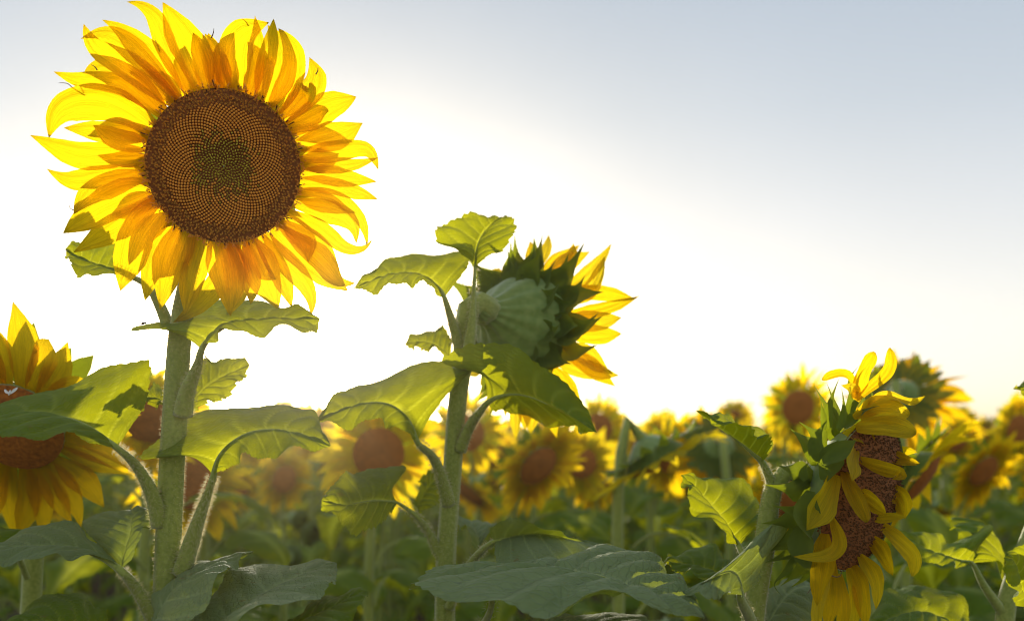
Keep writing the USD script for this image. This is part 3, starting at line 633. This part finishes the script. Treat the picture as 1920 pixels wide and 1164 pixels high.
# ---------------------------------------------------------------- plant two: the flower seen from behind
rng = np.random.default_rng(22)
base = P(838, 1164, 1.06); base[2] = 0
two = thing('sunflower', base, 'sunflower turned away, showing its ribbed green back and curled bracts', 'sunflower')
C2 = P(985, 612, 1.13); A2 = unit([.55, .80, -.12]); R2 = .058
neck = C2 - A2 * .080
sp = [base, P(838, 1400, 1.06), P(834, 1164, 1.06), P(838, 1010, 1.06), P(848, 880, 1.06), P(857, 760, 1.06), P(866, 690, 1.055), P(871, 630, 1.05), P(877, 585, 1.05), P(889, 563, 1.053), neck, C2 - A2 * .074]
sr = [.013, .012, .0105, .0098, .0095, .0092, .0096, .0108, .0115, .0122, .0132, .017]
st = obj('stem', tube(sp, sr, 90, 26, .05, 8), 'stem', two)
hairs('stem_hairs', st, sp[1:8], sr[1:8], 3200, .0024, rng, .15, 1)
hd = obj('flower_head', revolve(C2, A2, curve([(.0005, -.0935, 0), (.008, -.0915, 0), (.0122, -.087, 0), (.0135, -.080, 0), (.0165, -.071, 0), (.024, -.060, 0), (.035, -.048, 0), (.046, -.034, 0), (.055, -.019, 0), (.0595, -.008, 0), (R2, -.001, 0)], 22)[:, :2], 96, .045, 13), 'neck', two)
A2f, U2, V2 = axis_frame(A2)
rr = np.linspace(.01, 1, 10); obj('seed_disc', revolve(C2, A2, np.stack([rr * R2, .010 * (1 - rr ** 2)], 1)[::-1], 40), 'disc_far', hd)
for i in range(34):
    a = 2 * math.pi * (i + rng.uniform(-.3, .3)) / 34; rad = math.cos(a) * U2 + math.sin(a) * V2; tan = np.cross(A2, rad)
    b = C2 + rad * R2 * .97 - A2 * rng.uniform(.002, .006); l = rng.uniform(.050, .080); sw = rng.normal(0, .3)
    m = b + rad * l * .36 + A2 * l * .30 + tan * sw * l * .2; t = m + unit(rad * rng.uniform(.5, 1) + A2 * rng.uniform(.1, .9) + tan * sw) * l * .58
    near_petal(hd, [b, m, t], rng.uniform(.019, .027), -A2, rng, 'petal_lemon' if i % 2 else 'petal')
for ring, (n, rb, hb, l, cu) in enumerate([(9, .80, -.026, .024, .5), (12, .90, -.016, .032, .45), (13, .98, -.009, .037, .3), (14, 1.02, -.003, .040, .1)]):
    for i in range(n):
        a = 2 * math.pi * (i + ring * .37 + rng.uniform(-.25, .25)) / n; rad = math.cos(a) * U2 + math.sin(a) * V2; tan = np.cross(A2, rad)
        b = C2 + rad * R2 * (rb - .12) + A2 * (hb - .008); ll = l * rng.uniform(.85, 1.2)
        m1 = b + ll * .32 * unit(rad * .8 + A2 * .5); m2 = m1 + ll * .33 * unit(rad + A2 * .1); c = rng.uniform(-.1, cu + .2)
        t = m2 + ll * rng.uniform(.5, 1.1) * unit(rad * .9 - A2 * c + np.array([0, 0, .35]) + tan * rng.normal(0, .3))
        near_bract(hd, [b, m1, m2, t], rng.uniform(.026, .034), -A2, rng, spike=True)
LEAF2 = [
 ('leaf', [(890,502,1.03),(893,470,1.04),(910,432,1.06),(940,409,1.09)], [(890,502,1.03),(868,470,1.01),(820,456,.99),(816,432,1.0),(850,413,1.04),(900,403,1.08),(925,406,1.10),(940,409,1.09)], [(890,502,1.03),(920,478,1.02),(955,452,1.02),(967,425,1.04),(957,411,1.07),(940,409,1.09)], ([(872,690,1.04),(884,610,1.03),(888,550,1.03),(890,502,1.03)],(.0075,.0032)), 500),
 ('leaf', [(833,558,1.02),(808,525,1.02),(745,513,1.0),(663,541,.97)], [(833,558,1.02),(872,505,1.05),(873,480,1.08),(838,469,1.10),(775,479,1.09),(705,500,1.03),(663,541,.97)], [(833,558,1.02),(800,535,1.0),(758,532,.97),(718,541,.96),(663,541,.97)], ([(862,655,1.045),(848,605,1.035),(840,580,1.025),(833,558,1.02)],(.006,.003)), 500),
 ('leaf', [(782,828,1.0),(757,775,1.0),(690,755,.97),(588,792,.92)], [(782,828,1.0),(833,745,1.03),(905,676,1.05),(850,679,1.08),(775,688,1.10),(695,712,1.08),(635,742,1.0),(588,792,.92)], [(782,828,1.0),(745,802,.97),(700,790,.93),(640,795,.91),(588,792,.92)], ([(842,945,1.055),(826,890,1.04),(806,850,1.02),(782,828,1.0)],(.0075,.004)), 900),
 ('leaf', [(912,757,1.02),(955,738,1.0),(1040,765,.97),(1119,811,.95)], [(912,757,1.02),(898,702,1.0),(833,668,.98),(882,647,.99),(955,653,1.0),(1032,693,1.0),(1085,748,.98),(1119,811,.95)], [(912,757,1.02),(935,768,1.06),(975,783,1.10),(1025,792,1.10),(1070,802,1.04),(1119,811,.95)], ([(862,845,1.055),(880,800,1.045),(897,775,1.03),(912,757,1.02)],(.0065,.0035)), 700),
 ('leaf', [(845,672,1.08),(805,642,1.12),(757,645,1.15)], [(845,672,1.08),(838,622,1.14),(800,620,1.18),(757,645,1.15)], [(845,672,1.08),(820,655,1.09),(790,655,1.12),(757,645,1.15)], None, 0),
 ('leaf', [(745,942,1.02),(700,938,1.0),(650,945,.98),(603,936,.96)], [(745,942,1.02),(736,912,1.04),(756,884,1.06),(728,875,1.07),(675,880,1.06),(628,905,1.01),(603,936,.96)], [(745,942,1.02),(722,972,1.0),(682,996,.98),(640,982,.96),(612,955,.95),(603,936,.96)], ([(838,1070,1.06),(805,1000,1.05),(778,965,1.03),(745,942,1.02)],(.0062,.0034)), 500),
 ('leaf_pale', [(935,1096,.84),(1000,1074,.845),(1080,1071,.84),(1150,1085,.83),(1215,1110,.81),(1322,1154,.77)], [(935,1096,.84),(900,1073,.87),(850,1057,.89),(797,1067,.87),(770,1107,.81),(815,1123,.77),(900,1122,.76),(965,1122,.75),(1035,1144,.73),(1085,1132,.73),(1180,1132,.735),(1250,1147,.74),(1322,1154,.77)], [(935,1096,.84),(965,1072,.88),(1010,1057,.92),(1065,1044,.96),(1150,1038,.97),(1228,1041,.95),(1262,1080,.88),(1295,1122,.82),(1322,1154,.77)], ([(842,1270,1.05),(890,1190,.93),(920,1140,.86),(935,1096,.84)],(.008,.005)), 300),
 ('leaf_pale', [(928,1014,1.0),(1000,1000,1.04),(1080,1012,1.06),(1165,1042,1.04)], [(928,1014,1.0),(920,985,.98),(945,972,.98),(990,977,1.0),(1045,1000,1.03),(1110,1015,1.07),(1165,1042,1.04)], [(928,1014,1.0),(932,1045,.97),(965,1075,.94),(1040,1080,.95),(1110,1065,.99),(1165,1042,1.04)], ([(842,1140,1.05),(870,1075,1.04),(900,1035,1.02),(928,1014,1.0)],(.0055,.0036)), 300),
 ('leaf_pale', [(897,1032,1.10),(893,1000,1.14),(870,982,1.18),(845,975,1.2)], [(897,1032,1.10),(880,1000,1.10),(862,985,1.14),(845,975,1.2)], [(897,1032,1.10),(915,1000,1.15),(925,985,1.22),(890,975,1.24),(845,975,1.2)], None, 0),
 ('leaf', [(782,958,1.12),(795,925,1.15),(832,880,1.2)], [(782,958,1.12),(785,915,1.14),(805,885,1.18),(832,880,1.2)], [(782,958,1.12),(815,945,1.15),(835,910,1.18),(832,880,1.2)], None, 0),
 ('leaf_pale', [(1000,1230,.82),(1070,1180,.82),(1160,1170,.80),(1240,1195,.77)], [(1000,1230,.82),(1030,1165,.88),(1120,1147,.92),(1200,1160,.88),(1240,1195,.77)], [(1000,1230,.82),(1070,1220,.76),(1170,1215,.74),(1240,1195,.77)], None, 0)]
for i, (mt, a, b, c, pet, nh) in enumerate(LEAF2): stalked(two, (a, b, c, pet), mt, rng, nh, seed=130 + i, tooth=.0036, tooth_len=.0125, **({'quilt': .0075, 'bulge': .006, 'wave': .007, 'n': 170, 'nt': 20, 'nv': 8} if i == 6 else {}))

# ---------------------------------------------------------------- plant three: the drooping sideways flower
rng = np.random.default_rng(23)
base = P(1405, 1164, .89); base[2] = 0
three = thing('sunflower', base, 'drooping sunflower turned sideways on a hooked stem, ragged petals over its brown face', 'sunflower')
C3 = P(1622, 930, .89); A3 = unit([.66, -.72, -.20]); R3 = .070
neck = C3 - A3 * .048
sp = [base, P(1404, 1400, .89), P(1412, 1164, .89), P(1424, 1080, .89), P(1438, 990, .89), P(1446, 930, .89), P(1462, 896, .89), P(1490, 881, .89), P(1522, 886, .89), neck]
sr = [.0125, .012, .0100, .0095, .0090, .0082, .0076, .0074, .0076, .0080]
st = obj('stem', tube(sp, sr, 90, 24, .04, 8), 'stem', three)
hairs('stem_hairs', st, sp[1:], sr[1:], 3600, .0022, rng, .15, 1)
hd = obj('flower_head', revolve(C3, A3, [(.0005, -.056), (.007, -.0545), (.0095, -.051), (.028, -.043), (.05, -.032), (.064, -.016), (R3, -.001)], 48, .06), 'neck', three)
for k, q in enumerate([[(1538,1030),(1552,1034),(1562,1022)],[(1545,1068),(1558,1078),(1574,1080),(1578,1070)],[(1530,1092),(1520,1104),(1514,1112)],[(1524,1098),(1536,1102),(1548,1096)],[(1526,1100),(1534,1120),(1540,1136)],[(1562,1000),(1566,1016),(1572,1028)]]):
    obj('dry_filament', tube([P(x, y, .845) for x, y in q], [.0007, .0005, .0002], 14, 5), 'thread', hd)
rr = np.linspace(.01, 1, 14); A3f, U3, V3 = axis_frame(A3)
hgt3 = lambda q: .012 * (1 - q ** 2) - .003
obj('seed_disc', revolve(C3, A3, np.stack([rr * R3, [hgt3(q) for q in rr]], 1)[::-1], 48), 'disc_base', hd)
seeds = []; ico = trimesh.creation.icosphere(0, 1.0)
for i in range(4200):
    q = math.sqrt((i + .5) / 4200); a = i * 2.399963; rad = math.cos(a) * U3 + math.sin(a) * V3; tan = np.cross(A3, rad); s = R3 * math.sqrt(math.pi / 4200) * .5
    d = unit(A3 + rng.normal(0, .45, 3)); e = unit(np.cross(d, rad)); g = np.cross(d, e)
    s *= rng.uniform(.6, 1.35); p = C3 + rad * q * R3 + A3 * hgt3(q) + rng.normal(0, .0009, 3)
    seeds.append((p + ico.vertices[:, :1] * e * s * .62 + ico.vertices[:, 1:2] * g * s * .62 + ico.vertices[:, 2:] * d * s * rng.uniform(.9, 1.6), ico.faces))
obj('florets', join(seeds), 'seed', hd, kind='stuff')
def dep3(x, y): return .89 + .05 * float(np.clip(((x - 1622) + .22 * (y - 930)) / 65, -1, 1))
PET3 = [([(1600,748),(1615,705),(1640,660)],40,0),([(1605,750),(1648,712),(1668,685),(1668,652)],24,-.01),([(1605,738),(1592,704),(1570,700),(1541,712)],20,-.01),([(1612,752),(1600,730),(1577,722)],20,-.03),
 ([(1618,775),(1668,742),(1705,755),(1735,742)],30,0),([(1612,782),(1655,770),(1706,776)],44,0),([(1605,802),(1660,800),(1718,812)],46,-.01),([(1600,782),(1640,760),(1690,752)],34,.03),
 ([(1630,845),(1618,815),(1578,811)],44,-.03),([(1606,838),(1600,860),(1597,902)],44,-.04),([(1604,858),(1650,878),(1690,888),(1672,898)],30,-.03),([(1655,852),(1690,862),(1724,868)],32,.02),
 ([(1566,888),(1545,940),(1512,994)],56,-.02),([(1582,884),(1600,930),(1624,979)],46,-.03),([(1600,920),(1640,945),(1662,965)],36,-.02),([(1650,930),(1685,930),(1697,972)],46,.02),([(1625,968),(1660,970),(1700,968)],22,-.01),
 ([(1645,980),(1690,1020),(1712,1045),(1710,1080)],38,.01),([(1630,1003),(1655,1040),(1674,1078)],40,.01),([(1612,1040),(1640,1090),(1642,1142)],42,0),([(1600,1060),(1615,1110),(1622,1178)],46,0),
 ([(1575,1075),(1580,1130),(1576,1205)],32,-.01),([(1556,1050),(1536,1105),(1530,1200)],46,-.03),([(1560,972),(1572,1020),(1545,1045),(1488,1043)],30,-.035),([(1548,1000),(1540,1060),(1532,1135)],52,-.02),
 ([(1562,1050),(1560,1110),(1548,1185)],40,-.01),([(1590,1065),(1600,1120),(1596,1190)],40,.01),([(1660,850),(1680,845),(1720,848)],28,.03)]
for px, w, dd in PET3:
    n = len(px); X = [P(x, y, dep3(*px[0]) + dd * i / (n - 1)) for i, (x, y) in enumerate(px)]
    near_petal(hd, X, w * (.84 if px[0][1] > 990 else .95) * K * .88, np.array([.25, -1, .15]), rng, ('petal_lemon', 'petal_lemon', 'petal')[int(rng.integers(3))], blunt=rng.random() < .35, twist=rng.normal(0, .3), roll=rng.normal(0, .3), cup=rng.uniform(.3, .6), wob=.16)
BR3 = [([(1556,802),(1556,760),(1574,708)],16,-.02),([(1572,806),(1582,770),(1578,728)],16,-.03),([(1546,805),(1542,770),(1538,742)],14,-.03),([(1590,792),(1602,758),(1652,720)],14,0),([(1596,745),(1594,710),(1612,684)],8,-.02),
 ([(1530,865),(1532,820),(1552,785)],34,-.03),([(1545,900),(1562,850),(1572,825)],50,-.04),([(1502,966),(1480,956),(1443,946)],18,-.03),([(1498,985),(1505,1035),(1518,1070)],52,-.04),([(1500,1030),(1470,1075),(1452,1095),(1466,1116)],16,-.02),
 ([(1498,1040),(1470,1046),(1442,1052)],9,-.01),([(1520,920),(1512,965),(1520,1010)],56,-.045),([(1540,870),(1575,845),(1605,825)],36,-.05),([(1512,900),(1506,885),(1520,862)],18,-.03),([(1580,800),(1620,770),(1650,760)],22,-.02)]
for px, w, dd in BR3:
    n = len(px); near_bract(hd, [P(x, y, .875 + dd) for i, (x, y) in enumerate(px)], w * .85 * K * .88, np.array([-.4, -1, .1]), rng, spike=w < 35)
for i in range(26):
    a = 2 * math.pi * (i + rng.uniform(-.3, .3)) / 26; rad = math.cos(a) * U3 + math.sin(a) * V3
    b = C3 + rad * R3 * .8 - A3 * .022; m = b + rad * .026 - A3 * .002; near_bract(hd, [b, m, m + unit(rad - rng.uniform(.1, .9) * A3) * rng.uniform(.015, .03)], .022, -A3, rng, spike=True)
LEAF3 = [
 ('leaf', [(1430,868,.885),(1402,842,.87),(1352,803,.85),(1306,769,.84)], [(1430,868,.885),(1438,822,.93),(1395,792,.93),(1345,779,.89),(1306,769,.84)], [(1430,868,.885),(1442,826,.86),(1412,808,.84),(1362,794,.83),(1306,769,.84)], ([(1442,945,.89),(1446,908,.888),(1438,885,.887),(1430,868,.885)],(.0055,.0032)), 500),
 ('leaf', [(1386,1024,.92),(1350,968,.93),(1312,925,.94),(1277,890,.95)], [(1386,1024,.92),(1340,985,.90),(1292,942,.90),(1287,918,.92),(1277,890,.95)], [(1386,1024,.92),(1428,950,.97),(1402,912,1.0),(1350,895,.99),(1277,890,.95)], ([(1420,1110,.89),(1405,1065,.90),(1386,1024,.92)],(.005,.003)), 200),
 ('leaf_pale', [(1388,1118,.84),(1380,1075,.83),(1335,1082,.81),(1280,1110,.79)], [(1388,1118,.84),(1360,1112,.80),(1325,1122,.78),(1280,1110,.79)], [(1388,1118,.84),(1440,1055,.86),(1474,962,.87),(1425,1002,.85),(1376,1050,.82),(1330,1084,.80),(1280,1110,.79)], ([(1412,1220,.885),(1408,1165,.87),(1388,1118,.84)],(.006,.0036)), 200),
 ('leaf', [(1372,1092,.95),(1320,1066,.98),(1244,1056,1.0)], [(1372,1092,.95),(1368,1050,1.0),(1330,1026,1.04),(1280,1032,1.04),(1244,1056,1.0)], [(1372,1092,.95),(1330,1086,.93),(1285,1076,.95),(1244,1056,1.0)], None, 0),
 ('leaf_pale', [(1415,1220,.89),(1470,1120,.95),(1520,1100,1.0),(1560,1130,1.02)], [(1415,1220,.89),(1440,1110,1.0),(1490,1090,1.05),(1560,1130,1.02)], [(1415,1220,.89),(1480,1180,.92),(1540,1170,.95),(1560,1130,1.02)], None, 0)]
for i, (mt, a, b, c, pet, nh) in enumerate(LEAF3): stalked(three, (a, b, c, pet), mt, rng, nh, seed=160 + i, tooth=.0034, tooth_len=.0115)

# ---------------------------------------------------------------- plant four: only its leaves reach into the picture
rng = np.random.default_rng(24)
base = P(1885, 1164, 1.10); base[2] = 0
four = thing('sunflower', base, 'sunflower of which only a thick stem and folded dark leaves show beside the drooping flower', 'sunflower')
C4n = P(2175, 738, 1.14)
sp = [base, P(1880, 1300, 1.10), P(1892, 1110, 1.10), P(1935, 1000, 1.11), P(2000, 850, 1.12), P(2100, 770, 1.12), C4n]
obj('stem', tube(sp, [.014, .0135, .0125, .011, .01, .009], 50, 18, .04, 8), 'stem', four)
C4 = P(2190, 740, 1.10); A4 = unit([.3, -.9, -.4]); A4f, U4, V4 = axis_frame(A4)
hd = obj('flower_head', revolve(C4, A4, [(.012, -.05), (.03, -.044), (.05, -.032), (.064, -.016), (.068, -.001)], 40, .06), 'neck', four)
obj('seed_disc', revolve(C4, A4, np.stack([rr * .068, .01 * (1 - rr ** 2)], 1)[::-1], 40), 'disc_far', hd)
LEAF4 = [
 ('leaf', [(1822,1055,1.08),(1765,1040,1.06),(1722,1022,1.05),(1680,995,1.05)], [(1822,1055,1.08),(1850,985,1.14),(1800,1010,1.14),(1745,1000,1.10),(1680,995,1.05)], [(1822,1055,1.08),(1790,1060,1.04),(1735,1045,1.02),(1680,995,1.05)], ([(1885,1155,1.10),(1860,1120,1.09),(1838,1085,1.085),(1822,1055,1.08)],(.006,.0036)), 0),
 ('leaf', [(1822,1055,1.085),(1840,1010,1.12),(1850,985,1.15),(1785,972,1.2)], [(1822,1055,1.085),(1800,1010,1.12),(1785,985,1.16),(1785,972,1.2)], [(1822,1055,1.085),(1872,1060,1.10),(1885,1085,1.12),(1860,1010,1.16),(1785,972,1.2)], None, 0),
 ('leaf', [(1930,1140,1.0),(1910,1090,.99),(1900,1050,.98),(1882,1045,.97)], [(1930,1140,1.0),(1905,1125,.97),(1890,1080,.96),(1882,1045,.97)], [(1930,1140,1.0),(1960,1080,1.0),(1940,1025,1.0),(1882,1045,.97)], None, 0),
 ('leaf', [(1815,1190,1.0),(1750,1150,1.02),(1690,1150,1.0),(1620,1190,.98)], [(1815,1190,1.0),(1800,1125,1.08),(1740,1095,1.1),(1660,1115,1.06),(1620,1190,.98)], [(1815,1190,1.0),(1750,1200,.95),(1680,1200,.94),(1620,1190,.98)], None, 0),
 ('leaf', [(1960,745,1.1),(1935,735,1.09),(1900,728,1.08)], [(1960,745,1.1),(1935,722,1.12),(1900,728,1.08)], [(1960,745,1.1),(1930,745,1.07),(1900,728,1.08)], None, 0)]
for i, (mt, a, b, c, pet, nh) in enumerate(LEAF4): stalked(four, (a, b, c, pet), mt, rng, nh, seed=190 + i)

# ---------------------------------------------------------------- the two insects
def ell(c, r, d=(0, 0, 1)):
    ico = trimesh.creation.icosphere(2, 1.0); A, U, V = axis_frame(d); v = ico.vertices
    return np.asarray(c) + v[:, :1] * U * r[0] + v[:, 1:2] * V * r[1] + v[:, 2:] * A * r[2], ico.faces
mp = P(18, 738, .925)
mo = thing('moth', mp, 'tiny white moth with raised wings perched on the edge of a serrated leaf', 'moth')
obj('body', ell(mp + [0, 0, .001], (.0009, .0009, .0028), (.2, .3, 1)), 'moth', mo)
for s in (-1, 1):
    v, f, uv = petal_surface([mp, mp + [s * .003, 0, .002], mp + [s * (.0062 + .001 * s), .0005, .0050 + .001 * s]], .0026, np.array([0, -1.0, 0]), nu=10, nt=2, blunt=True)
    obj('wing', (v, f), 'moth', mo)
fp = P(268, 608, .915)
fl = thing('fly', fp, 'tiny black fly sitting on the leaf just under the big flower', 'fly')
obj('body', join([ell(fp + [0, 0, .0008], (.0011, .001, .0018), (1, .2, .2)), ell(fp + [.0022, 0, .0012], (.0009, .0009, .0009))]), 'fly', fl)
for s in (-1, 1):
    v, f, uv = petal_surface([fp + [0, 0, .0015], fp + [-.001, s * .001, .002], fp + [-.0035, s * .0015, .0018]], .0018, np.array([0, 0, 1.0]), nu=8, nt=1, blunt=True)
    obj('wing', (v, f), 'fly', fl)
